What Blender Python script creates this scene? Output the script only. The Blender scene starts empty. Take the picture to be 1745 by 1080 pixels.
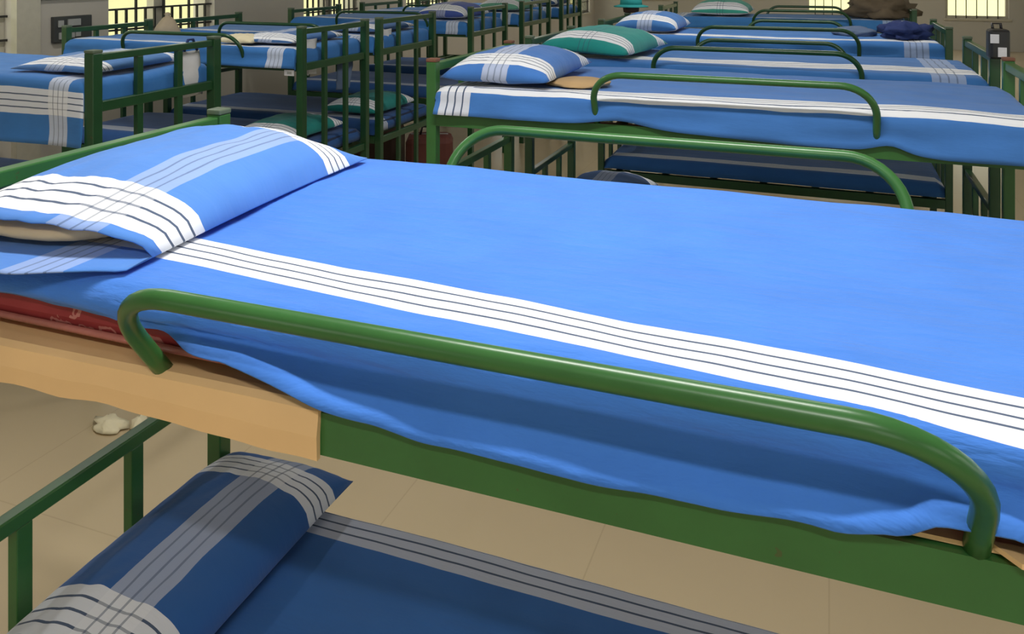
import bpy, bmesh, math, random
from mathutils import Vector, Matrix, noise
random.seed(7)
S = bpy.context.scene
COL = S.collection
PI = math.pi

# ------------------------------------------------------------------ camera, world, lights, exposure
EYE = 1.60
FPX = 1427.0
YAW = 0.362
cam = bpy.data.cameras.new('camera')
cam.sensor_fit = 'HORIZONTAL'; cam.sensor_width = 36.0
cam.lens = 36.0 * FPX / 1745.0
cam.shift_x = 0.0
cam.shift_y = -(540.0 + 58.9) / 1745.0
cam.clip_start = 0.02; cam.clip_end = 200
camo = bpy.data.objects.new('camera', cam); COL.objects.link(camo)
camo.location = (0, 0, EYE); camo.rotation_euler = (PI / 2, 0, YAW)
S.camera = camo

w = bpy.data.worlds.new('sky'); S.world = w; w.use_nodes = True
bg = w.node_tree.nodes['Background']
bg.inputs[0].default_value = (0.93, 0.95, 0.86, 1); bg.inputs[1].default_value = 2.6

S.view_settings.view_transform = 'Standard'; S.view_settings.look = 'None'
S.view_settings.gamma = 1.0; S.view_settings.use_curve_mapping = False
S.view_settings.exposure = 0.0
# (x, y, along, watts): tubes that are switched on under the ceiling
TUBES = [(-0.45, 1.30, 'x', 42), (0.3, -1.0, 'x', 30), (-3.3, 2.9, 'y', 20), (-0.4, 5.0, 'x', 22), (-3.4, 9.4, 'y', 16), (0.4, 13.6, 'x', 60)]
CEIL = 3.05

# ------------------------------------------------------------------ materials
def newmat(name):
    m = bpy.data.materials.new(name); m.use_nodes = True
    return m, m.node_tree.nodes, m.node_tree.links, m.node_tree.nodes['Principled BSDF']

def mixc(N, L, fac, a, b):
    n = N.new('ShaderNodeMix'); n.data_type = 'RGBA'
    for sock, v in ((n.inputs[0], fac), (n.inputs[6], a), (n.inputs[7], b)):
        if isinstance(v, (int, float)): sock.default_value = v
        elif isinstance(v, tuple): sock.default_value = (*v, 1)
        else: L.new(v, sock)
    return n.outputs[2]

def mth(N, L, op, a, b=None, clamp=False):
    n = N.new('ShaderNodeMath'); n.operation = op; n.use_clamp = clamp
    for i, v in enumerate((a, b)):
        if v is None: continue
        if isinstance(v, (int, float)): n.inputs[i].default_value = v
        else: L.new(v, n.inputs[i])
    return n.outputs[0]

def noise_tex(N, L, scale, detail=3, vec=None, rough=.5):
    n = N.new('ShaderNodeTexNoise'); n.inputs['Scale'].default_value = scale
    n.inputs['Detail'].default_value = detail; n.inputs['Roughness'].default_value = rough
    if vec is not None: L.new(vec, n.inputs['Vector'])
    return n

def plain(name, c, rough=.6, var=.12, scale=20, bump=0.0, metal=0.0, coat=0.0):
    m, N, L, P = newmat(name)
    tc = N.new('ShaderNodeTexCoord')
    nz = noise_tex(N, L, scale, 4, tc.outputs['Object'])
    c2 = tuple(max(0, v * (1 - var)) for v in c); c1 = tuple(min(1, v * (1 + var)) for v in c)
    L.new(mixc(N, L, nz.outputs[0], c2, c1), P.inputs['Base Color'])
    P.inputs['Roughness'].default_value = rough; P.inputs['Metallic'].default_value = metal
    P.inputs['Coat Weight'].default_value = coat
    if bump:
        b = N.new('ShaderNodeBump'); b.inputs['Strength'].default_value = bump; b.inputs['Distance'].default_value = .01
        L.new(nz.outputs[0], b.inputs['Height']); L.new(b.outputs[0], P.inputs['Normal'])
    return m

def stripe_mask(N, L, coord, c, hw, bands):
    """returns (white, line): a woven stripe of `bands` white bands divided by thin dark threads"""
    rel = mth(N, L, 'MULTIPLY', mth(N, L, 'ADD', mth(N, L, 'DIVIDE', mth(N, L, 'SUBTRACT', coord, c), hw), 1.0), bands / 2.0)
    inside = mth(N, L, 'MULTIPLY', mth(N, L, 'GREATER_THAN', rel, 0.0), mth(N, L, 'LESS_THAN', rel, float(bands)))
    fr = mth(N, L, 'ABSOLUTE', mth(N, L, 'SUBTRACT', rel, mth(N, L, 'ROUND', rel)))
    edge = mth(N, L, 'MULTIPLY', mth(N, L, 'GREATER_THAN', rel, .4), mth(N, L, 'LESS_THAN', rel, bands - .4))
    line = mth(N, L, 'MULTIPLY', mth(N, L, 'LESS_THAN', fr, .095), edge)
    return inside, mth(N, L, 'MULTIPLY', line, inside)

def cloth(name, base, along, across, skew=0.0, white=(.86, .88, .93), faint=(), thread=(.055, .09, .17), bump=.25, wob=.006):
    """striped cotton: along = stripes running the length (position on v, half width, bands, strength), across = on u"""
    m, N, L, P = newmat(name)
    uv = N.new('ShaderNodeUVMap'); uv.uv_map = 'UVMap'
    sp = N.new('ShaderNodeSeparateXYZ'); L.new(uv.outputs[0], sp.inputs[0])
    wz = noise_tex(N, L, 5, 2, uv.outputs[0])
    wob_ = mth(N, L, 'MULTIPLY', mth(N, L, 'SUBTRACT', wz.outputs[0], .5), wob)
    u = mth(N, L, 'ADD', sp.outputs[0], wob_)
    v = mth(N, L, 'ADD', mth(N, L, 'ADD', sp.outputs[1], wob_), mth(N, L, 'MULTIPLY', sp.outputs[0], skew))
    nz = noise_tex(N, L, 9, 5, uv.outputs[0])
    col = mixc(N, L, nz.outputs[0], tuple(x * .86 for x in base), tuple(min(1, x * 1.14) for x in base))
    for coord, lst in ((v, along), (u, across)):
        for (c, hw, bands, st) in lst:
            ins, line = stripe_mask(N, L, coord, c, hw, bands)
            col = mixc(N, L, mth(N, L, 'MULTIPLY', ins, st), col, white)
            col = mixc(N, L, mth(N, L, 'MULTIPLY', line, .97 if st > .6 else .55), col, thread)
    L.new(col, P.inputs['Base Color'])
    P.inputs['Roughness'].default_value = .85
    P.inputs['Sheen Weight'].default_value = .15
    P.inputs['Specular IOR Level'].default_value = .2
    b = N.new('ShaderNodeBump'); b.inputs['Strength'].default_value = bump; b.inputs['Distance'].default_value = .01
    mp = N.new('ShaderNodeMapping'); mp.inputs['Scale'].default_value = (3.0, 11.0, 1); L.new(uv.outputs[0], mp.inputs[0])
    n2 = noise_tex(N, L, 2.2, 5, mp.outputs[0], .55)
    L.new(n2.outputs[0], b.inputs['Height']); L.new(b.outputs[0], P.inputs['Normal'])
    return m

def paint(name, c):
    m, N, L, P = newmat(name)
    tc = N.new('ShaderNodeTexCoord')
    nz = noise_tex(N, L, 14, 5, tc.outputs['Object'], .6)
    col = mixc(N, L, nz.outputs[0], tuple(v * .75 for v in c), tuple(v * 1.2 for v in c))
    ch = noise_tex(N, L, 60, 2, tc.outputs['Object'])
    chip = mth(N, L, 'GREATER_THAN', ch.outputs[0], .735)
    col = mixc(N, L, mth(N, L, 'MULTIPLY', chip, .5), col, (.10, .07, .03))
    L.new(col, P.inputs['Base Color'])
    P.inputs['Roughness'].default_value = .3
    P.inputs['Specular IOR Level'].default_value = .5
    b = N.new('ShaderNodeBump'); b.inputs['Strength'].default_value = .08; b.inputs['Distance'].default_value = .003
    L.new(nz.outputs[0], b.inputs['Height']); L.new(b.outputs[0], P.inputs['Normal'])
    return m

M = {}
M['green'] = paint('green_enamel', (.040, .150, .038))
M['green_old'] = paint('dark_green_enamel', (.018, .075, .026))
M['cap'] = plain('grey_plastic_cap', (.11, .15, .10), .5)
M['cap_brown'] = plain('rusty_cap', (.20, .085, .05), .7)
M['board'] = plain('plywood', (.34, .24, .13), .7, .2, 6)
M['card'] = plain('cardboard', (.86, .56, .27), .75, .10, 9, .15)
M['cream'] = plain('cream_ticking', (.62, .47, .27), .85, .15, 14, .4)
M['film'] = plain('cloudy_plastic_film', (.45, .16, .13), .25, .3, 30, .3)
M['wall'] = plain('wall_paint', (.56, .525, .46), .8, .05, 1.5)
M['wallgrey'] = plain('wall_paint_grey', (.36, .355, .335), .8, .05, 1.5)
M['wallback'] = plain('wall_paint_back', (.55, .53, .47), .8, .05, 1.5)
M['ceil'] = plain('ceiling_paint', (.75, .74, .70), .8, .04, 2)
M['iron'] = plain('black_iron', (.018, .018, .016), .5)
M['frame'] = plain('cream_window_frame', (.55, .52, .42), .6)
M['black'] = plain('black_plastic', (.02, .02, .022), .4)
M['dgrey'] = plain('dark_grey_board', (.055, .06, .06), .5)
M['pale'] = plain('pale_grey_plastic', (.40, .41, .40), .5)
M['white'] = plain('white_cloth', (.75, .75, .78), .8, .1, 12, .3)
M['paper'] = plain('cream_paper', (.78, .70, .48), .8, .12, 25, .2)
M['brown'] = plain('brown_cloth', (.15, .115, .075), .9, .35, 12, .5)
M['darkbrown'] = plain('dark_brown', (.055, .028, .018), .7, .2, 12)
M['tan'] = plain('tan_cloth', (.50, .33, .16), .85, .15, 10, .4)
M['beige'] = plain('beige_canvas', (.42, .34, .23), .85, .12, 10, .3)
M['red'] = plain('dull_red_nylon', (.13, .035, .025), .7, .2, 10, .2)
M['navy'] = plain('navy_cloth', (.012, .03, .14), .85, .2, 10, .3)
M['bluegrey'] = plain('blue_grey_cloth', (.11, .16, .27), .85, .2, 10, .3)
M['teal'] = plain('teal_cloth', (.02, .30, .30), .8, .2, 10, .3)
M['outwall'] = plain('sunlit_yellow_wall', (.80, .78, .48), .9, .06, 2)
M['outground'] = plain('pale_concrete', (.62, .60, .46), .9, .1, 2)

def floor_mat():
    m, N, L, P = newmat('tan_vitrified_tile')
    tc = N.new('ShaderNodeTexCoord')
    br = N.new('ShaderNodeTexBrick'); br.offset = 0; br.inputs['Scale'].default_value = 1
    br.inputs['Brick Width'].default_value = .6; br.inputs['Row Height'].default_value = .6
    br.inputs['Mortar Size'].default_value = .0022
    br.inputs['Color1'].default_value = (.56, .45, .285, 1); br.inputs['Color2'].default_value = (.545, .435, .275, 1)
    br.inputs['Mortar'].default_value = (.49, .39, .245, 1)
    L.new(tc.outputs['Object'], br.inputs['Vector'])
    nz = noise_tex(N, L, 5, 5, tc.outputs['Object'])
    L.new(mixc(N, L, mth(N, L, 'MULTIPLY', nz.outputs[0], .25), br.outputs[0], (.46, .365, .235)), P.inputs['Base Color'])
    P.inputs['Roughness'].default_value = .22
    return m
M['floor'] = floor_mat()

def red_mattress():
    m, N, L, P = newmat('maroon_print')
    tc = N.new('ShaderNodeTexCoord')
    wv = N.new('ShaderNodeTexWave'); wv.wave_type = 'RINGS'; wv.inputs['Scale'].default_value = 30
    wv.inputs['Distortion'].default_value = 7; wv.inputs['Detail'].default_value = 2; wv.inputs['Detail Scale'].default_value = 1.6
    L.new(tc.outputs['Object'], wv.inputs['Vector'])
    n1 = noise_tex(N, L, 7, 1, tc.outputs['Object'])
    mask = mth(N, L, 'MULTIPLY', mth(N, L, 'GREATER_THAN', wv.outputs[1], .84), mth(N, L, 'GREATER_THAN', n1.outputs[0], .49))
    n2 = noise_tex(N, L, 12, 3, tc.outputs['Object'])
    base = mixc(N, L, n2.outputs[0], (.22, .018, .022), (.36, .04, .045))
    L.new(mixc(N, L, mth(N, L, 'MULTIPLY', mask, .6), base, (.62, .28, .24)), P.inputs['Base Color'])
    P.inputs['Roughness'].default_value = .6
    return m
M['mred'] = red_mattress()
M['mblue'] = plain('dark_blue_ticking', (.02, .035, .09), .8, .2, 8, .2)

BLUE = (.062, .220, .72)
TEAL = (.02, .30, .28)

# ------------------------------------------------------------------ mesh helpers
class MB:
    def __init__(s): s.v = []; s.f = []
    def box(s, a, b):
        x0, y0, z0 = a; x1, y1, z1 = b; n = len(s.v)
        s.v += [(x0,y0,z0),(x1,y0,z0),(x1,y1,z0),(x0,y1,z0),(x0,y0,z1),(x1,y0,z1),(x1,y1,z1),(x0,y1,z1)]
        s.f += [tuple(n+i for i in q) for q in ((0,3,2,1),(4,5,6,7),(0,1,5,4),(1,2,6,5),(2,3,7,6),(3,0,4,7))]
        return s
    def tube(s, pts, r, k=12, caps=True):
        pts = [Vector(p) for p in pts]; n0 = len(s.v); up = None
        for i, p in enumerate(pts):
            t = (pts[min(i+1, len(pts)-1)] - pts[max(i-1, 0)]).normalized()
            if up is None:
                up = Vector((0,0,1)) if abs(t.z) < .9 else Vector((0,1,0))
            a = t.cross(up).normalized(); bvec = a.cross(t).normalized(); up = bvec
            rr = r[i] if isinstance(r, (list, tuple)) else r
            for j in range(k):
                th = 2*PI*j/k; q = p + (a*math.cos(th) + bvec*math.sin(th))*rr
                s.v.append(tuple(q))
        for i in range(len(pts)-1):
            for j in range(k):
                a0 = n0+i*k+j; a1 = n0+i*k+(j+1)%k
                s.f.append((a0, a1, a1+k, a0+k))
        if caps:
            s.f.append(tuple(n0+j for j in reversed(range(k)))); s.f.append(tuple(n0+(len(pts)-1)*k+j for j in range(k)))
        return s
    def prism(s, poly, axis, a, b):
        """poly: 2-D outline; axis 'x': (y,z) outline swept along x"""
        n = len(s.v); k = len(poly)
        for t in (a, b):
            for (p, q) in poly:
                s.v.append({'x': (t,p,q), 'y': (p,t,q), 'z': (p,q,t)}[axis])
        for j in range(k): s.f.append((n+j, n+(j+1)%k, n+k+(j+1)%k, n+k+j))
        s.f.append(tuple(n+j for j in reversed(range(k)))); s.f.append(tuple(n+k+j for j in range(k)))
        return s
    def build(s, name, mat, parent=None, loc=None, smooth=False, bevel=0.0):
        me = bpy.data.meshes.new(name); me.from_pydata(s.v, [], s.f)
        bm = bmesh.new(); bm.from_mesh(me)
        bmesh.ops.recalc_face_normals(bm, faces=bm.faces)
        if bevel:
            bmesh.ops.bevel(bm, geom=list(bm.edges), offset=bevel, segments=2, profile=.5, affect='EDGES')
        bm.to_mesh(me); bm.free()
        return link(name, me, mat, parent, loc, smooth or bool(bevel) and False)

def link(name, me, mat, parent=None, loc=None, smooth=False):
    o = bpy.data.objects.new(name, me); COL.objects.link(o)
    me.materials.append(mat)
    if smooth:
        for p in me.polygons: p.use_smooth = True
    if parent: o.parent = parent
    if loc: o.location = loc
    return o

def empty(name, loc, rz=0):
    o = bpy.data.objects.new(name, None); COL.objects.link(o); o.location = loc; o.rotation_euler = (0,0,rz)
    o.empty_display_size = .1
    return o

def tag(o, label, cat, group=None):
    o['label'] = label; o['category'] = cat
    if group: o['group'] = group
    return o

def struct(o): o['kind'] = 'structure'; return o

def arc(c, a0, a1, r, ax1, ax2, n=8):
    return [Vector(c) + (Vector(ax1)*math.cos(a0+(a1-a0)*i/n) + Vector(ax2)*math.sin(a0+(a1-a0)*i/n))*r for i in range(n+1)]

# ------------------------------------------------------------------ the room
XW, XE, YS, YN = -4.8, 3.4, -2.6, 17.8
T = .22
def wall(name, axis, pos, out, a, b, openings, mat):
    """openings: (from, to, sill, head)"""
    m = MB(); p0, p1 = sorted((pos, pos+out*T))
    def seg(u0, u1, z0, z1):
        if axis == 'y': m.box((p0,u0,z0),(p1,u1,z1))
        else: m.box((u0,p0,z0),(u1,p1,z1))
    cur = a
    for (u0, u1, s_, h_) in openings:
        seg(cur, u0, 0, CEIL); seg(u0, u1, 0, s_); seg(u0, u1, h_, CEIL); cur = u1
    seg(cur, b, 0, CEIL)
    return struct(m.build(name, mat))
fl = MB().box((XW-T,YS-T,-.12),(XE+T,YN+T,0)).build('floor', M['floor']); struct(fl)
struct(MB().box((XW-T,YS-T,CEIL),(XE+T,YN+T,CEIL+.15)).build('ceiling', M['ceil']))
WL = [(2.45,3.80,.85,2.2),(4.56,5.66,.85,2.2),(6.93,7.98,.85,2.2),(9.05,10.30,.85,2.2),(12.0,13.3,.85,2.2),(15.9,17.4,.6,2.2)]
WB = [(-4.2,-3.2,.9,2.2),(-.42,.54,.60,2.2),(2.07,3.12,.60,2.2)]
WR = [(-1.6,-.2,.85,2.2),(1.2,2.6,.85,2.2),(4.6,6.0,.85,2.2),(8.0,9.4,.85,2.2),(12,13.4,.85,2.2)]
wall('wall_left', 'y', XW, -1, YS-T, YN+T, WL, M['wall'])
wall('wall_back', 'x', YN, 1, XW, XE, WB, M['wallback'])
wall('wall_right', 'y', XE, 1, YS-T, YN+T, WR, M['wallgrey'])
wall('wall_front', 'x', YS, -1, XW, XE, [(-3.4,-2.0,.85,2.2),(1.0,2.4,.85,2.2)], M['wall'])
# piers of the left wall stand a little proud of it
for (y0, y1) in ((3.80,3.97),):
    struct(MB().box((XW,y0,0),(XW+.05,y1,CEIL)).build('trim_1', M['frame']))
struct(MB().box((-60,-40,-.62),(60,60,-.5)).build('ground_outside', M['outground']))
struct(MB().box((-9.2,-12,-.5),(-9.0,30,2.6)).build('wall_outside_left', M['outwall']))
struct(MB().box((-9.0,24,-.5),(12,24.2,2.6)).build('wall_outside_back', M['outwall']))

wn = [0]
def window(axis, pos, out, u0, u1, sill, head, step=.0915, hz=(1.28,1.13), mull=True, full=3):
    wn[0] += 1
    c = ((pos,(u0+u1)/2,sill) if axis == 'y' else ((u0+u1)/2,pos,sill))
    e = empty('window_%d' % wn[0], c); struct(e)
    h = (u1-u0)/2; H = head-sill
    def bx(m, a0, a1, d0, d1, z0, z1):
        d0, d1 = sorted((out*d0, out*d1))
        if axis == 'y': m.box((d0,a0,z0),(d1,a1,z1))
        else: m.box((a0,d0,z0),(a1,d1,z1))
        return m
    f = MB(); bx(f,-h,h,.06,.14,0,.05); bx(f,-h,h,.06,.14,H-.05,H); bx(f,-h,-h+.045,.06,.14,.05,H-.05); bx(f,h-.045,h,.06,.14,.05,H-.05)
    f.build('window_frame', M['frame'], e)
    if mull: bx(MB(),-.06,.06,.06,.13,.05,H-.05).build('mullion', M['frame'], e)
    bx(MB(),-h-.04,h+.04,-.03,.04,-.04,0).build('window_sill', M['frame'], e)
    n = int(2*h/step)
    for i in range(1, n):
        a = -h+2*h*i/n
        top = (H if i % full == 0 else hz[0]-sill)
        bx(MB(),a-.0075,a+.0075,.015,.03,0,top).build('grille_bar', M['iron'], e)
    zz = list(hz)
    while zz[-1]-.3 > sill+.1: zz.append(zz[-1]-.3)
    zz.append(1.75)
    for z in zz: bx(MB(),-h,h,.03,.042,z-sill-.007,z-sill+.007).build('grille_rail', M['iron'], e)
    return e
for o in WL: window('y', XW, -1, *o)
for o in WB: window('x', YN, 1, *o, step=.16, hz=(1.35,1.0), mull=False)
for o in WR: window('y', XE, 1, *o, step=.3)

# ------------------------------------------------------------------ ceiling tubes
for i, (x, y, ax, W) in enumerate(TUBES):
    e = empty('tube_light', (x, y, CEIL-.10), 0 if ax == 'x' else PI/2)
    tag(e, ['ceiling tube light over the nearest bunk bed','ceiling tube light behind the camera','ceiling tube light over the left row','ceiling tube light midway along the right row','ceiling tube light far down the left row','ceiling tube light far down the right row'][i], 'light', 'ceiling tube lights')
    MB().box((-.62,-.04,.04),(.62,.04,.10)).build('housing', M['pale'], e, bevel=.006)
    for sx in (-1, 1): MB().box((sx*.6-.015,-.02,-.02),(sx*.6+.015,.02,.04)).build('lamp_holder', M['pale'], e)
    m, N, L, P = newmat('lit_tube'); P.inputs['Emission Color'].default_value = (1,.97,.92,1); P.inputs['Emission Strength'].default_value = 6
    MB().tube([(-.585,0,.01),(.585,0,.01)], .016, 12).build('tube', m, e, smooth=True)
    ld = bpy.data.lights.new('tube_glow', 'AREA'); ld.shape = 'RECTANGLE'; ld.size = 1.15; ld.size_y = .09; ld.energy = W; ld.color = (1,.975,.93)
    lo = bpy.data.objects.new('tube_glow', ld); COL.objects.link(lo); lo.parent = e; lo.location = (0,0,-.012)

# ------------------------------------------------------------------ bunk beds
def angle(m, x0, x1, yo, s, zt, h=.045, wd=.035, t=.004):
    """angle iron along x, outer face at yo, inward direction s"""
    y1 = yo+s*t; y2 = yo+s*wd
    m.prism([(yo,zt-h),(y1,zt-h),(y1,zt-t),(y2,zt-t),(y2,zt),(yo,zt)], 'x', x0, x1)
    return m

def guard(e, xl, xr, yf, s, zr, g, lean, r=.10, rad=.0105):
    """bent pipe guard leaning outward; s=-1 towards the camera"""
    ln = math.hypot(g, lean); up = Vector((0, s*lean/ln, g/ln)); X = Vector((1,0,0))
    A = Vector((xl, yf, zr)); B = Vector((xr, yf, zr))
    r = min(r, ln*.8)
    pts = [A-up*.02, A+up*(ln-r)*.5]
    pts += arc(A+up*(ln-r)+X*r, PI, PI/2, r, X, up, 10)
    n = 6
    a = A+up*ln+X*r; b = B+up*ln-X*r
    pts += [a.lerp(b, i/n) for i in range(1, n)]
    pts += arc(B+up*(ln-r)-X*r, PI/2, 0, r, X, up, 10)
    pts += [B+up*(ln-r)*.5, B-up*.02]
    MB().tube(pts, rad, 16).build('guard_rail', M['green'] if e.get('near_') else M['green_old'], e, smooth=True)

def bunk(label, x0, x1, y0, y1, zr=1.125, ztl=1.27, ztr=1.27, zlow=.39, left='split', right='split', zlb=.69, zrb=.69,
         guards=(), mat='green_old', grp='bunk beds in the right row', near=False, cap='cap', ps=.036):
    cx, cy = (x0+x1)/2, (y0+y1)/2
    e = empty('bunk_bed', (cx, cy, 0)); tag(e, label, 'bunk bed', grp)
    if near: e['near_'] = 1
    g = M[mat]; a, b = x0-cx, x1-cx; c, d = y0-cy, y1-cy; p = ps/2
    for (px, zt) in ((a, ztl), (b, ztr)):
        for py in (c, d):
            o = MB().box((px-p,py-p,0),(px+p,py+p,zt)).build('post', g, e, bevel=.003)
            MB().box((px-p-.001,py-p-.001,zt),(px+p+.001,py+p+.001,zt+.012)).build('post_cap', M[cap], o, bevel=.003)
    for (px, zt, kind, zl) in ((a, ztl, left, zlb), (b, ztr, right, zrb)):
        MB().box((px-.014,c+p,zt-.032),(px+.014,d-p,zt-.004)).build('end_rail', g, e, bevel=.003)
        for z in (zr, zlow): MB().box((px-.012,c+p,z-.045),(px+.012,d-p,z-.005)).build('end_cross_bar', g, e, bevel=.003)
        if kind == 'split':
            MB().box((px-.013,c+p,zl-.026),(px+.013,d-p,zl)).build('lower_end_rail', g, e, bevel=.003)
        for i in (1, 2):
            yy = c+(d-c)*i/3
            if kind == 'split':
                MB().box((px-.011,yy-.013,zr-.005),(px+.011,yy+.013,zt-.032)).build('end_bar', g, e, bevel=.002)
                MB().box((px-.011,yy-.015,zlow-.005),(px+.011,yy+.015,zl-.026)).build('lower_end_bar', g, e, bevel=.002)
            else:
                MB().box((px-.011,yy-.015,zlow-.30),(px+.011,yy+.015,zt-.032)).build('end_bar', g, e, bevel=.002)
    for z in (zr, zlow):
        for (yy, s) in ((c-p, 1), (d+p, -1)):
            angle(MB(), a+p, b-p, yy, s, z).build('side_rail', g, e)
        n = 7
        for i in range(n):
            xx = a+.1+(b-a-.2)*i/(n-1)
            MB().box((xx-.02,c+.018,z-.016),(xx+.02,d-.018,z-.004)).build('cross_slat', g, e)
    for (s, xl, xr, gh, lean) in guards:
        yf = (c-p+.012) if s < 0 else (d+p-.012)
        guard(e, xl-cx, xr-cx, yf, s, zr, gh, lean)
    if near: del e['near_']
    return e

def mattress(label, x0, x1, y0, y1, z0, th, mat, piping=None, grp='mattresses'):
    cx, cy = (x0+x1)/2, (y0+y1)/2
    hx, hy = (x1-x0)/2, (y1-y0)/2
    o = MB().box((-hx,-hy,0),(hx,hy,th)).build('mattress', mat, None, (cx,cy,z0), bevel=min(.022, th*.35))
    tag(o, label, 'mattress', grp)
    m = MB()
    if piping:
        k = .012
        m.tube([(-hx+k,-hy-.001,.010),(-hx+.84,-hy-.001,.008)], .0045, 8)
        m.build('piping', piping, o, smooth=True)
    return o

# ------------------------------------------------------------------ sheets
def drape1(q, r):
    if q <= 0: return q, 0.0
    L = r*PI/2
    if q < L: th = q/r; return r*math.sin(th), r*(1-math.cos(th))
    return r, r+(q-L)

def val(f, t): return f(t) if callable(f) else f

def sheet(label, x0, x1, y0, y1, zt, mat, near=.12, far=.10, head=.06, foot=.06, nx=90, ny=56, wr=1.0, seed=0, r=.03, flare=.02, conc=0.0, sag=.004, grp='blue striped bed sheets', topfun=None):
    """cotton sheet over a mattress: hangs by `near`, `far`, `head`, `foot` past the top edges"""
    cx, cy = (x0+x1)/2, (y0+y1)/2
    V = []; F = []; UV = []
    hx, hy = (x1-x0)/2, (y1-y0)/2
    for i in range(nx+1):
        s = i/nx
        hd, ft = head, foot
        q = -hx-hd + (2*hx+hd+ft)*s                  # cloth coordinate along the bed
        ax = abs(q); ox, dx = drape1(ax-(hx-r), r); X = math.copysign(hx-r+ox, q)
        xw = cx+max(-hx, min(hx, q))
        nr, fr = val(near, xw), val(far, xw)
        for j in range(ny+1):
            t = j/ny
            t = t
            c_ = r*PI/2-2*r; p = -hy-(nr+c_) + (2*hy+nr+fr+2*c_)*t
            ay = abs(p); oy, dy = drape1(ay-(hy-r), r)
            lim = nr if p < 0 else fr
            side = max(0.0, dy-r)
            out = 0.0
            if side > 0:
                k = side/max(.02, lim-r)
                out = flare*k*k - conc*math.sin(min(1,k)*PI)
                out += .010*wr*noise.noise(Vector((q*5+seed, k*1.2, seed*1.7+ (3 if p<0 else 7))))*min(1,k*2)
            Y = math.copysign(hy-r+oy+out, p)
            d = max(dx, dy)
            wrk = wr*(.0055*noise.noise(Vector((q*1.6+seed, p*5.0, seed))) + .0026*noise.noise(Vector((q*4+seed, p*13+q*3, seed+3))) + .0012*noise.noise(Vector((q*11, p*20+q*6, seed+5))))
            z = -d + wrk*(1.0 if d < r else .3)
            if d < r: z -= sag*(1-min(1,(hx-abs(q))/.2 if hx>abs(q) else 0))
            if topfun and d < r: z += topfun(X+cx, Y+cy)
            V.append((X, Y, z)); UV.append((q+hx, p+hy))
    for i in range(nx):
        for j in range(ny):
            a = i*(ny+1)+j; F.append((a, a+ny+1, a+ny+2, a+1))
    me = bpy.data.meshes.new('bed_sheet'); me.from_pydata(V, [], F)
    ul = me.uv_layers.new(name='UVMap')
    for lp in me.loops: ul.data[lp.index].uv = UV[lp.vertex_index]
    o = link('bed_sheet', me, mat, None, (cx, cy, zt), True)
    sm = o.modifiers.new('thickness', 'SOLIDIFY'); sm.thickness = .0018; sm.offset = -1
    tag(o, label, 'bed sheet', grp)
    return o

# ------------------------------------------------------------------ pillows
def pillow(label, loc, lx, ly, h, mat, rz=0.0, tilt=(0,0), seed=0, n=30, grp='pillows', flat=.25, name='pillow'):
    V=[];F=[];UV=[]
    def prof(a, b):
        ea = max(0.0, 1-abs(a)**2.6); eb = max(0.0, 1-abs(b)**2.6)
        return (ea*eb)**.48
    m_=n
    idx={}
    for side in (1,-1):
        for i in range(n+1):
            for j in range(m_+1):
                a=-1+2*i/n; b=-1+2*j/m_
                edge = i in (0,n) or j in (0,m_)
                if side<0 and edge: idx[(side,i,j)] = idx[(1,i,j)]; continue
                pinch = 1-.055*(1-b*b) ; pinch2 = 1-.035*(1-a*a)
                x=a*lx/2*(pinch if abs(a)>.5 else 1-(1-pinch)*abs(a)*2*.5*2*.5); y=b*ly/2*pinch2
                x=a*lx/2*(1-.05*(1-b*b)*a*a); y=b*ly/2*(1-.03*(1-a*a)*b*b)
                z=prof(a,b)*h*((1-flat) if side>0 else -flat)
                z+= .006*noise.noise(Vector((a*2.2+seed,b*2.2,side)))*prof(a,b) + (.004*noise.noise(Vector((a*6+seed,b*6,seed))) if side>0 else 0)*prof(a,b)
                idx[(side,i,j)] = len(V); V.append((x,y,z+h*flat)); UV.append((a*lx/2,b*ly/2))
        for i in range(n):
            for j in range(m_):
                q=(idx[(side,i,j)],idx[(side,i+1,j)],idx[(side,i+1,j+1)],idx[(side,i,j+1)])
                F.append(q if side>0 else q[::-1])
    me=bpy.data.meshes.new(name); me.from_pydata(V,[],F); ul=me.uv_layers.new(name='UVMap')
    for lp in me.loops: ul.data[lp.index].uv=UV[lp.vertex_index]
    o=link(name,me,mat,None,loc,True); o.rotation_euler=(tilt[0],tilt[1],rz)
    tag(o,label,'pillow',grp)
    return o

def blob(name, label, cat, loc, size, mat, seed=0, amp=.25, freq=2.0, rz=0, grp=None, squash=.35, seg=(28,16)):
    """soft bundle resting on its flat underside"""
    bm=bmesh.new(); bmesh.ops.create_uvsphere(bm,u_segments=seg[0],v_segments=seg[1],radius=1)
    for v in bm.verts:
        n_=v.co.normalized(); k=1+amp*noise.noise(n_*freq+Vector((seed,seed*2,0)))+amp*.4*noise.noise(n_*freq*2.6+Vector((seed,0,4)))
        c=v.co*k
        if c.z<-squash: c.z=-squash+(c.z+squash)*.06
        v.co=Vector((c.x*size[0]/2,c.y*size[1]/2,(c.z+squash)*size[2]/(1+squash)))
    me=bpy.data.meshes.new(name); bm.to_mesh(me); bm.free()
    zmin=min(v.co.z for v in me.vertices)
    for v in me.vertices: v.co.z-=zmin
    o=link(name,me,mat,None,loc,True); o.rotation_euler=(0,0,rz)
    tag(o,label,cat,grp)
    return o

# ================================================================== nearest bed (R1)
W1 = (-1.27, .60, .778, 1.512)      # post centres
bunk('nearest green bunk bed with bright pipe guards, filling the foreground', *W1[:2], W1[2], W1[3], guards=((-1,-.725,.112,.135,.10),(1,-.725,.125,.135,.09)), mat='green', near=True)

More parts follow.
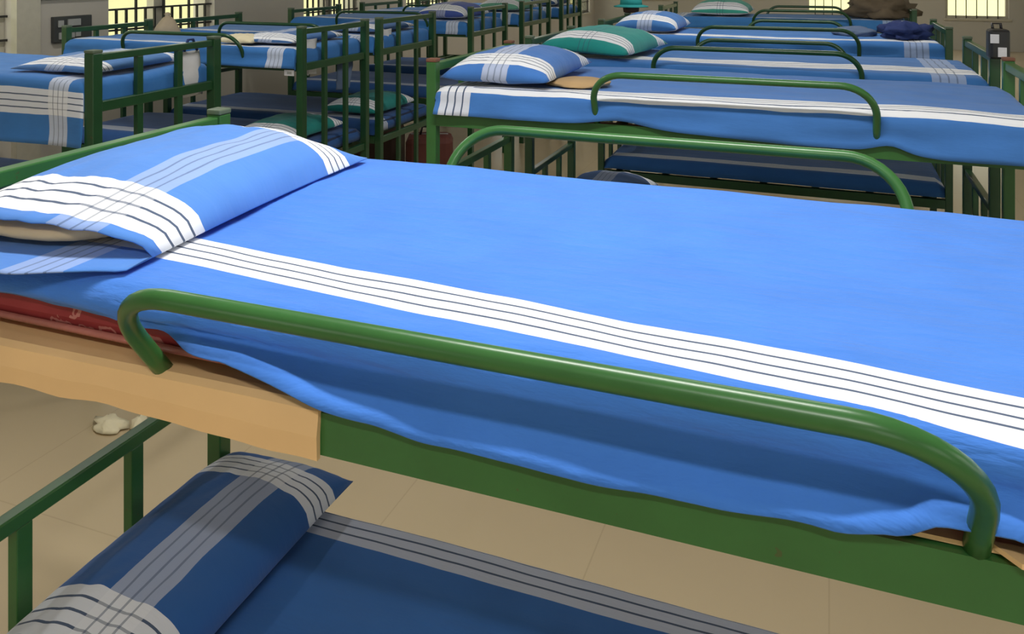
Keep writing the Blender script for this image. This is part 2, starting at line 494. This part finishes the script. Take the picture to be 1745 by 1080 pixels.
# cardboard laid over the slats of the top bunk, its flap bent down over the side rail
e = empty('cardboard_sheet', (-.33, 1.14, 1.127)); tag(e, 'tan cardboard liner under the red mattress, its flap folded over the green rail', 'cardboard')
MB().box((-.90,-.372,0),(.90,.335,.004)).build('liner', M['card'], e)
def flap_mesh():
    V=[];F=[]; x0,x1=-.93,-.175; n=40
    for i in range(n+1):
        t=i/n; x=x0+(x1-x0)*t
        tear=.006*noise.noise(Vector((x*14,0,1)))
        dz=-.046+.004*math.sin(x*9)+tear
        yo=-.388-.004*math.sin(t*5)
        row=[(x,-.365,.006),(x,yo+.008,.006),(x,yo,.001),(x,yo-.004,dz*.5),(x,yo-.003,dz)]
        back=[(x,yo+.003,dz),(x,yo+.003,dz*.5),(x,yo+.005,-.001),(x,yo+.01,.001),(x,-.365,.001)]
        V+=row+back
    k=10
    for i in range(n):
        for j in range(k):
            a=i*k+j; b=i*k+(j+1)%k; F.append((a,b,b+k,a+k))
    F.append(tuple(range(k))[::-1]); F.append(tuple(n*k+j for j in range(k)))
    m=MB(); m.v=V; m.f=F; return m
flap_mesh().build('folded_flap', M['card'], e, smooth=False)
m=MB(); m.prism([(.45,-.37),(.93,-.37),(.93,-.408),(.60,-.404),(.47,-.392)],'z',.0042,.0085); m.build('edge_tongue', M['card'], e)

mattress('thin maroon printed mattress on the top bunk of the nearest bed', -1.235, .57, .786, 1.475, 1.1365, .062, M['mred'], M['film'])
def hem1(x):
    pts=[(-1.3,.035),(-.98,.036),(-.83,.040),(-.74,.043),(-.63,.050),(-.44,.080),(-.37,.088),(-.1,.090),(0,.084),(.05,.074),(.085,.060),(.13,.058),(.19,.078),(.6,.09)]
    for (a,b),(c,d) in zip(pts,pts[1:]):
        if x<=c: 
            t=(x-a)/(c-a); t=t*t*(3-2*t); return b+(d-b)*t+.0022*noise.noise(Vector((x*17,0,0)))
    return .12
SH1 = cloth('blue_sheet_nearest', BLUE, [(.178,.042,4,1)], [], skew=.092, wob=.013, bump=.9)
SH1v = None
sheet('bright blue sheet with one broad white stripe on the nearest top bunk', -1.245, .585, .768, 1.488, 1.2155, SH1, near=hem1, far=.075, nx=210, ny=130, wr=1.0, seed=2, r=.03, flare=.024, conc=.009, sag=.0)

# pillowcase with its mouth open towards the camera
PB = (.085, .245, .68)
PIL1 = cloth('pillowcase_nearest', PB, [(.235,.036,4,1),(-.186,.046,4,1)], [(.098,.034,4,.24)], wob=.006, bump=.35)
def open_pillow():
    e = empty('pillow', (-1.022, 1.085, 1.2185), 0.05); tag(e, 'light blue striped pillow on the nearest top bunk, its mouth showing cream ticking', 'pillow', 'pillows')
    hx, yl, yh = .195, -.250, .335
    n, m_ = 36, 46
    V=[];F=[];UV=[]; idx={}
    def H(a,t):   # height of the top cloth
        side=max(0,1-abs(a)**2.4)**.55
        farr=min(1,(1-t)/.30); farr=math.sin(farr*PI/2)**.8
        nearr=.56+.44*math.sin(min(1,t/.45)*PI/2)
        return side*farr*nearr
    for j in range(m_+1):
        t=j/m_; y=yl+(yh-yl)*t
        for i in range(n+1):
            a=-1+2*i/n
            wid=hx*(1-.05*math.sin(t*PI)); lip=-.012*(1-t)**6*(1-a*a)*4
            z=.080*H(a,t)+.006+ .0045*noise.noise(Vector((a*2.5,t*6,3)))*(1-abs(a)) + .0035*noise.noise(Vector((a*7,t*9,6)))*(1-abs(a)**4)
            idx[(1,i,j)]=len(V); V.append((a*wid,y+lip,z)); UV.append((a*hx,y))
    ylow=-.340
    for j in range(m_+1):
        t=j/m_
        for i in range(n+1):
            a=-1+2*i/n
            wid=hx*(1-.05*math.sin(t*PI))
            y0=ylow+.045*a*a-.03*math.exp(-((a-.35)/.35)**2)
            y=y0+(yh-y0)*t
            if t>0 and False: pass
            z=.002+ (.016*max(0,1-abs(a)**2)*(1-t)**3*(.6+.8*noise.noise(Vector((a*3,2,1)))))
            if i in (0,n) : z=.004
            if y<-.335: z-=.0
            idx[(-1,i,j)]=len(V); V.append((a*wid,y,z)); UV.append((a*hx,y))
    for sd in (1,-1):
        for j in range(m_):
            for i in range(n):
                q=(idx[(sd,i,j)],idx[(sd,i+1,j)],idx[(sd,i+1,j+1)],idx[(sd,i,j+1)]); F.append(q if sd>0 else q[::-1])
    for i in (0,n):      # side seams
        for j in range(m_):
            F.append((idx[(1,i,j)],idx[(1,i,j+1)],idx[(-1,i,j+1)],idx[(-1,i,j)]))
    for i in range(n): F.append((idx[(1,i,m_)],idx[(1,i+1,m_)],idx[(-1,i+1,m_)],idx[(-1,i,m_)]))
    me=bpy.data.meshes.new('pillowcase'); me.from_pydata(V,[],F)
    bm=bmesh.new(); bm.from_mesh(me); bmesh.ops.recalc_face_normals(bm,faces=bm.faces); bm.to_mesh(me); bm.free()
    ul=me.uv_layers.new(name='UVMap')
    for lp in me.loops: ul.data[lp.index].uv=UV[lp.vertex_index]
    o=link('pillowcase',me,PIL1,e,None,True)
    sm=o.modifiers.new('thickness','SOLIDIFY'); sm.thickness=.002; sm.offset=-1
    # corner tips of the far seam
    bm=bmesh.new(); bmesh.ops.create_uvsphere(bm,u_segments=32,v_segments=18,radius=1)
    for v in bm.verts:
        c=v.co; s_=lambda q: math.copysign(abs(q)**.75,q)
        k=1+.05*noise.noise(c*4)
        v.co=Vector((s_(c.x)*.165*k, s_(c.y)*.276-.012, (s_(c.z)*.0225*k)+.028))
    me=bpy.data.meshes.new('pillow_insert'); bm.to_mesh(me); bm.free()
    q=link('pillow_insert',me,M['cream'],e,None,True); q['label']='cream ticking of the pillow inside its case'
open_pillow()

# lower bunk of the nearest bed
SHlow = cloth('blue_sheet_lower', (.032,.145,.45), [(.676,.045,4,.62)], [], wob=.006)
mattress('blue ticking mattress on the lower bunk of the nearest bed', -1.235, .57, .800, 1.478, .392, .070, M['mblue'])
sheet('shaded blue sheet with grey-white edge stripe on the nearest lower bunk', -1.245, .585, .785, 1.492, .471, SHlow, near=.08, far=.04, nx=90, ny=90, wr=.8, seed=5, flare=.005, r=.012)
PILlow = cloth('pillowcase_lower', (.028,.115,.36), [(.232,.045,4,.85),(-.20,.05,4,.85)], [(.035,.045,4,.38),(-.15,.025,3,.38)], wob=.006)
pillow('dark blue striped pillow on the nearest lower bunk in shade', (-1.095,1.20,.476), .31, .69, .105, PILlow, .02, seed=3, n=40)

# ================================================================== right row
R = {2:(2.59,3.32,1.10), 3:(3.58,4.24,1.09), 4:(4.86,5.55,1.10), 5:(6.75,7.45,1.10)}
ordw = {2:'second',3:'third',4:'fourth',5:'fifth',6:'sixth',7:'seventh'}
RG = {2:((-1,-.69,.125,.165,.08),), 3:((-1,-.70,.12,.165,.06),(1,-.64,.08,.135,.05)), 4:((-1,-.70,.15,.155,.06),(1,-.50,.10,.145,.05)),
      5:((-1,-.55,.15,.155,.05),(1,-.5,.13,.15,.05)), 6:((-1,-.55,.15,.155,.05),), 7:((-1,-.55,.15,.155,.05),)}
SHR = {}
for k,(y0,y1,zr) in R.items():
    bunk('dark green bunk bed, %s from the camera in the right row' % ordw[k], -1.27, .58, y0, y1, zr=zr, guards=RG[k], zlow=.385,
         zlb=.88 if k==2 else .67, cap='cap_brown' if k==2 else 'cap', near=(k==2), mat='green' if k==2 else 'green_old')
    th=.075
    mattress('mattress on the top bunk of the %s right-row bed' % ordw[k], -1.235, .55, y0+.02, y1-.02, zr+.003, th, M['mred'] if k==2 else M['mblue'])
    b = [None,None,(.060,.20,.56),(.05,.19,.52),(.05,.19,.52),(.05,.2,.5),(.05,.2,.5),(.05,.2,.5)][k]
    st = {2:(.050,.052),3:(.165,.075),4:(.13,.07)}.get(k,(.10,.05))
    mt = cloth('blue_sheet_right_%d'%k, b, [(st[0],st[1],4,1)], [(.075,.055,4,.8)]+([] if k==2 else [(1.68,.06,4,.3)]), wob=.014)
    hem = (lambda x,_=0: .092+.018*max(0,min(1,(x+.6)/.5))+.012*max(0,min(1,(x-.1)/.2))-.020*math.exp(-((x-.16)/.05)**2)-.016*math.exp(-((x+.62)/.10)**2)) if k==2 else .085
    sheet('blue sheet with white near-edge stripe, top bunk of the %s right-row bed' % ordw[k], -1.25, .565, y0-(.026 if k==2 else .0), y1-.005, zr+th+.015, mt, near=hem, far=.07, seed=k*3.1, wr=1.5, flare=.012 if k==2 else .01, nx=110 if k<5 else 60, ny=60 if k<5 else 36, sag=.003, r=.035)
    if k<6:
        mattress('mattress on the lower bunk of the %s right-row bed' % ordw[k], -1.235, .55, y0+.02, y1-.02, .388, .07, M['mblue'])
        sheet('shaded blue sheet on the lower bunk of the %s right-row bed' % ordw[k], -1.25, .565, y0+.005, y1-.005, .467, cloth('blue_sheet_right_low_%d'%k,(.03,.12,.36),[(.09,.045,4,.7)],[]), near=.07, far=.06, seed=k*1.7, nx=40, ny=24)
def pmat(name, base, long_st=.3):
    return cloth(name, base, [(.215,.045,4,1),(-.215,.045,4,1)], [(0,.045,4,long_st)], wob=.006)
Z2=1.10+.075+.018
pillow('plump blue pillow with white end stripes on the second right-row bed', (-1.05,2.87,Z2), .38,.60,.112, pmat('pillowcase_second',(.06,.20,.58),.5), .02, seed=8)
blob('folded_cloth','tan folded cloth beside the plump pillow on the second right-row bed','cloth',(-.80,2.76,Z2),(.22,.20,.022),M['tan'],4,.18,1.6)
Z3=1.09+.075+.018
pillow('teal green pillow with white stripe band on the third right-row bed', (-.99,3.87,Z3+.012), .42,.60,.115, pmat('pillowcase_teal',TEAL,.0), -.12, (.0,.05), seed=11)
pillow('blue striped pillow on the fourth right-row bed', (-1.03,5.22,Z2), .38,.60,.12, pmat('pillowcase_fourth',(.055,.19,.5),.4), 0, seed=13)
pillow('pale green pillow on the fifth right-row bed', (-.82,7.12,Z2), .46,.54,.13, pmat('pillowcase_sixth',(.06,.38,.30),0), 0, seed=19)
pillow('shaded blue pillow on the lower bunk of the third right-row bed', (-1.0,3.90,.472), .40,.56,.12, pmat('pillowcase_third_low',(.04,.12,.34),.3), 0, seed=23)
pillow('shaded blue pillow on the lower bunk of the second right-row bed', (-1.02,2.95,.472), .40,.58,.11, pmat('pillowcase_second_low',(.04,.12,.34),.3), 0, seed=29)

# bundles at the foot of the far right-row beds
blob('blanket_pile','brown blanket heap at the foot of the fifth right-row bed','blanket',(.37,7.12,Z2),(.46,.50,.17),M['brown'],3,.45,2.6)
blob('folded_blanket','navy folded blanket at the foot of the fourth right-row bed','blanket',(.40,5.22,Z2),(.26,.42,.085),M['navy'],7,.45,2.6)
blob('towel','blue-grey crumpled towel beside the navy blanket','towel',(.14,5.28,Z2),(.24,.26,.05),M['bluegrey'],9,.3,2.4)

# ================================================================== left row (foot ends face the aisle)
XL0, XL1 = -4.24, -2.59
LB = {1:(2.39,3.05),2:(3.72,4.36),3:(4.53,5.27),4:(5.94,6.67),5:(7.09,7.86),6:(8.28,8.97)}
ordl = {1:'first',2:'second',3:'third',4:'fourth',5:'fifth',6:'sixth',7:'seventh'}
LG = {k_:((-1,-3.78,-2.95,.135,.05),) for k_ in (2,3,4,5)}; LG.update({1:(),6:(),7:()})
for k,(y0,y1) in LB.items():
    zr=1.09; th=.062
    bunk('dark green bunk bed, %s from the camera in the left row' % ordl[k], XL0, XL1, y0, y1, zr=zr, ztl=1.232, ztr=1.27, zlow=.55, right='full', zlb=.83, guards=LG[k], mat='green_old', grp='bunk beds in the left row', ps=.045 if k==1 else .04)
    mattress('mattress on the top bunk of the %s left-row bed' % ordl[k], XL0+.03, XL1-.03, y0+.02, y1-.02, zr+.003, th, M['mblue'])
    near = {1:.25,2:.105}.get(k,.10)
    st = {1:(-.075,.048),2:(.06,.03)}.get(k,(.08,.04))
    mt = cloth('blue_sheet_left_%d'%k, (.045,.19,.52), [(st[0],st[1],4,.85)], [(1.49,.05,4,.6)], wob=.014)
    sheet('blue striped sheet, %s top bunk in the left row' % ordl[k] + (', hanging low at its side' if k==1 else ''), XL0+.01, XL1-.022, y0-.024, y1-.004, zr+th+.014, mt, near=near, far=.08, foot=.10, head=.05, seed=k*2.3+1, wr=1.5, nx=80 if k<4 else 50, ny=50 if k<4 else 30, flare=.015, r=.035)
    if k<6:
        mattress('mattress on the lower bunk of the %s left-row bed' % ordl[k], XL0+.03, XL1-.03, y0+.02, y1-.02, .553, .075, M['mblue'])
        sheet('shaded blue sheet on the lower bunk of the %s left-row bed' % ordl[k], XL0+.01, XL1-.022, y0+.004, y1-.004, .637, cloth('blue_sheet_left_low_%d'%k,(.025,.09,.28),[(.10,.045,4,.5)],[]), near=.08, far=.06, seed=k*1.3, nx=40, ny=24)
ZL=1.09+.062+.017
pillow('pale blue striped pillow behind the end rail of the first left-row bed', (-2.88,2.72,ZL), .42,.56,.065, pmat('pillowcase_left_first',(.09,.22,.50),.4), .05, seed=31)
pillow('blue pillow with a white stripe on the second left-row bed', (-2.87,4.04,ZL), .38,.54,.065, pmat('pillowcase_left_second',(.07,.18,.44),.4), 0, seed=37)
pillow('dull blue pillow on the third left-row bed', (-2.85,4.9,ZL), .38,.56,.065, pmat('pillowcase_left_third',(.07,.16,.38),.4), 0, seed=41)
pillow('violet blue pillow on the fourth left-row bed', (-2.9,6.3,ZL), .42,.56,.13, pmat('pillowcase_left_fourth',(.06,.10,.36),.3), 0, seed=43)
pillow('pale green pillow on the fifth left-row bed', (-2.88,7.5,ZL), .42,.58,.13, pmat('pillowcase_left_fifth',(.16,.42,.30),.0), 0, seed=47)
pillow('dark blue pillow on the sixth left-row bed', (-2.88,8.6,ZL), .42,.56,.13, pmat('pillowcase_left_sixth',(.04,.10,.26),.3), 0, seed=53)
pillow('teal pillow on the lower bunk of the second left-row bed', (-2.88,4.02,.642), .40,.54,.10, pmat('pillowcase_teal_low_second',(.02,.26,.24),0), 0, seed=59)
pillow('teal pillow on the lower bunk of the third left-row bed', (-2.87,4.9,.642), .40,.56,.11, pmat('pillowcase_teal_low_third',(.02,.26,.24),0), 0, seed=61)
pillow('cream flat cushion on the second left-row bed', (-3.05,3.84,ZL), .24,.20,.05, M['paper'], 0, seed=67, name='cushion')

# ------------------------------------------------------------------ small things
def switch_panel():
    # dark grey switch board on the left wall
    e=empty('switch_panel',(XW+.001,4.235,1.175)); tag(e,'dark grey switch board with pale switches on the left wall','switch board')
    MB().box((0,-.15,-.085),(.035,.15,.085)).build('plate',M['dgrey'],e,bevel=.004)
    for (y0,y1,z0,z1) in ((-.125,-.085,.015,.06),(-.05,.05,.02,.065),(-.12,-.085,-.065,-.02),(-.05,.0,-.06,-.005),(.01,.05,-.055,-.01)):
        MB().box((.035,y0,z0),(.046,y1,z1)).build('switch',M['pale'],e,bevel=.002)
switch_panel()
def notice():
    e=empty('notice_board',(XW+.001,4.2,1.44)); tag(e,'dark framed board on the left wall above the switch board','board')
    MB().box((0,-.30,-.03),(.02,.30,.40)).build('panel',M['dgrey'],e)
    f=MB(); f.box((0,-.33,-.06),(.03,.33,-.03)); f.box((0,-.33,.40),(.03,.33,.43)); f.box((0,-.33,-.03),(.03,-.30,.40)); f.box((0,.30,-.03),(.03,.33,.40))
    f.build('board_frame',M['black'],e)
notice()

# beige canvas sack standing upright on the third left-row bed
def lathe(name, prof, mat, parent=None, loc=None, k=24, wob=0, seed=0):
    V=[];F=[]
    for (r,z) in prof:
        for j in range(k):
            th=2*PI*j/k; rr=r*(1+wob*noise.noise(Vector((math.cos(th)*1.5,math.sin(th)*1.5,z*9+seed))))
            V.append((rr*math.cos(th),rr*math.sin(th),z))
    for i in range(len(prof)-1):
        for j in range(k):
            F.append((i*k+j,i*k+(j+1)%k,(i+1)*k+(j+1)%k,(i+1)*k+j))
    F.append(tuple(reversed(range(k)))); F.append(tuple((len(prof)-1)*k+j for j in range(k)))
    m=MB(); m.v=V; m.f=F
    return m.build(name,mat,parent,loc,smooth=True)
e=empty('canvas_sack',(-3.93,4.20,ZL)); e.scale=(.62,.62,.62); tag(e,'beige pointed canvas sack standing on the second left-row bed before the window','sack')
lathe('sack_body',[(.02,0),(.118,.004),(.122,.03),(.10,.08),(.070,.13),(.04,.165)],M['beige'],e,None,24,.18,2)
lathe('sack_neck',[(.04,.160),(.026,.172),(.022,.18),(.034,.20),(.012,.215)],M['beige'],e,None,16,.2,5)

# clear packet of papers hanging inside the end bars of the first left-row bed
def hanging_packet():
    e=empty('plastic_packet',(XL1-.055,2.93,1.255)); tag(e,'white plastic packet hanging inside the end bars of the first left-row bed','bag')
    V=[];F=[];n=10;m_=12
    for s_ in (0,1):
        for i in range(n+1):
            for j in range(m_+1):
                y=-.085+.15*i/n + .02*j/m_; z=-.03-.20*j/m_
                d=.018*math.sin(PI*i/n)*math.sin(PI*j/m_)+.004*noise.noise(Vector((i*.5,j*.5,s_)))
                V.append((.022+(d if s_ else -d)+(.001 if s_ else 0),y,z))
    o_=(n+1)*(m_+1)
    for s_ in (0,1):
        for i in range(n):
            for j in range(m_):
                a=s_*o_+i*(m_+1)+j; F.append((a,a+1,a+m_+2,a+m_+1))
    for i in range(n):
        for j in (0,m_):
            a=i*(m_+1)+j; F.append((a,a+m_+1,a+m_+1+o_,a+o_))
    for j in range(m_):
        for i in (0,n):
            a=i*(m_+1)+j; F.append((a,a+1,a+1+o_,a+o_))
    m=MB(); m.v=V; m.f=F; m.build('packet_body',M['white'],e,smooth=True)
    m=MB(); m.tube([(.022,-.03,-.03),(.026,-.01,.02),(.026,.02,.02),(.022,.05,-.03)],.006,8); m.build('packet_handle',M['navy'],e,smooth=True)
hanging_packet()
# white cloth hanging over the near aisle corner of the second left-row bed
def hanging_cloth(name,label,x,y,z,wd,ln,mat,cat,rz=0,seed=1):
    V=[];F=[];n=14;m_=16
    for i in range(n+1):
        for j in range(m_+1):
            t=j/m_; y_=(-.5+i/n)*wd*(1-.35*t*(1 if seed%2 else .2)); fold=.010*math.sin(i/n*9+seed)*(.3+t)
            V.append((fold+.004*noise.noise(Vector((i*.4,j*.4,seed))),y_+.03*t*math.sin(seed),-ln*t))
    for i in range(n):
        for j in range(m_):
            a=i*(m_+1)+j; F.append((a,a+1,a+m_+2,a+m_+1))
    me=bpy.data.meshes.new(name); me.from_pydata(V,[],F)
    o=link(name,me,mat,None,(x,y,z),True); o.rotation_euler=(0,0,rz)
    sm=o.modifiers.new('thickness','SOLIDIFY'); sm.thickness=.004
    tag(o,label,cat); return o
hanging_cloth('towel','white towel hanging at the aisle corner of the second left-row bed',XL1-.038,3.84,1.20,.16,.19,M['white'],'towel',0,1)
hanging_cloth('towel','white towel hanging between the end bars of the third left-row bed',XL1-.038,4.70,1.195,.12,.15,M['white'],'towel',0,3)
hanging_cloth('towel','grey-blue towel hanging from the lower bunk edge of the second left-row bed',XL1-.045,4.22,1.035,.16,.15,M['bluegrey'],'towel',0,5)
def label_tag():
    e=empty('paper_tag',(XL1-.06,3.6985,1.033)); tag(e,'small white paper tag on the corner post of the second left-row bed','tag')
    MB().box((-.03,-.004,-.012),(.03,-.0005,.018)).build('tag_card',M['white'],e)
    MB().box((-.012,-.0055,-.004),(.016,-.004,.010)).build('tag_print',M['pale'],e)
label_tag()

# scraps on the floor, bag under the beds
def scrap(label,x,y,s,seed):
    o=blob('paper_scrap',label,'paper',(x,y,.001),(s,s*.7,.03),M['paper'],seed,.5,2.6,seed,'paper scraps on the floor',squash=.2,seg=(16,8))
scrap('larger crumpled cream paper scrap on the tan floor left of the nearest bed',-2.33,2.22,.13,3)
scrap('smaller crumpled cream paper scrap on the tan floor left of the nearest bed',-2.24,2.26,.07,5)
def bag(label,x,y,sx,sy,sz,mat,rz=0,name='duffel_bag'):
    e=empty(name,(x,y,.0),rz); tag(e,label,'bag')
    MB().box((-sx/2,-sy/2,.0),(sx/2,sy/2,sz)).build('bag_body',mat,e,bevel=min(sx,sy,sz)*.2)
    m=MB(); m.tube([Vector((-sx*.2,-sy*.1,sz-.005)),Vector((-sx*.15,-sy*.1,sz+.06)),Vector((sx*.15,-sy*.1,sz+.06)),Vector((sx*.2,-sy*.1,sz-.005))],.009,8); m.build('bag_handle',M['black'],e,smooth=True)
    m=MB(); m.box((-sx*.4,-.006,sz-.002),(sx*.4,.006,sz+.004)); m.build('zip',M['pale'],e)
bag('dull red bag on the floor beside the fourth left-row bed',-2.75,5.55,.34,.24,.36,M['red'],.4)
bag('brown bag on the floor between the third and fourth left-row beds',-3.2,5.6,.36,.24,.40,M['darkbrown'],.2)

# teal cap hung on a brown knob by the fourth bed's head post
e=empty('cap_hook_cap',(-1.25,5.57,1.282)); e.name='sun_hat'; tag(e,'teal sun hat perched on the head post of the fourth right-row bed','hat')
lathe('hat_brim',[(.03,.045),(.115,.038),(.118,.044),(.07,.056)],M['teal'],e)
lathe('hat_crown',[(.075,.052),(.072,.09),(.05,.115),(.01,.122)],M['teal'],e)
lathe('hat_band',[(.02,0),(.05,.002),(.055,.03),(.03,.047)],M['darkbrown'],e)
# black bag with white patches at the foot of the third bed
e=empty('backpack',(.585,3.60,1.265)); e.scale=(.7,.9,.5); tag(e,'black backpack with white patches hung on the foot post of the third right-row bed','bag')
MB().box((-.05,-.115,-.02),(.05,-.022,.20)).build('bag_body',M['black'],e,bevel=.018)
MB().box((-.045,-.118,.10),(-.005,-.113,.165)).build('white_patch',M['white'],e)
MB().box((-.01,-.118,.0),(.03,-.113,.07)).build('white_patch',M['white'],e)
m=MB(); m.tube([(-.02,-.05,.19),(-.02,-.03,.235),(.02,-.03,.235),(.02,-.05,.19)],.008,8); m.build('shoulder_strap',M['black'],e,smooth=True)
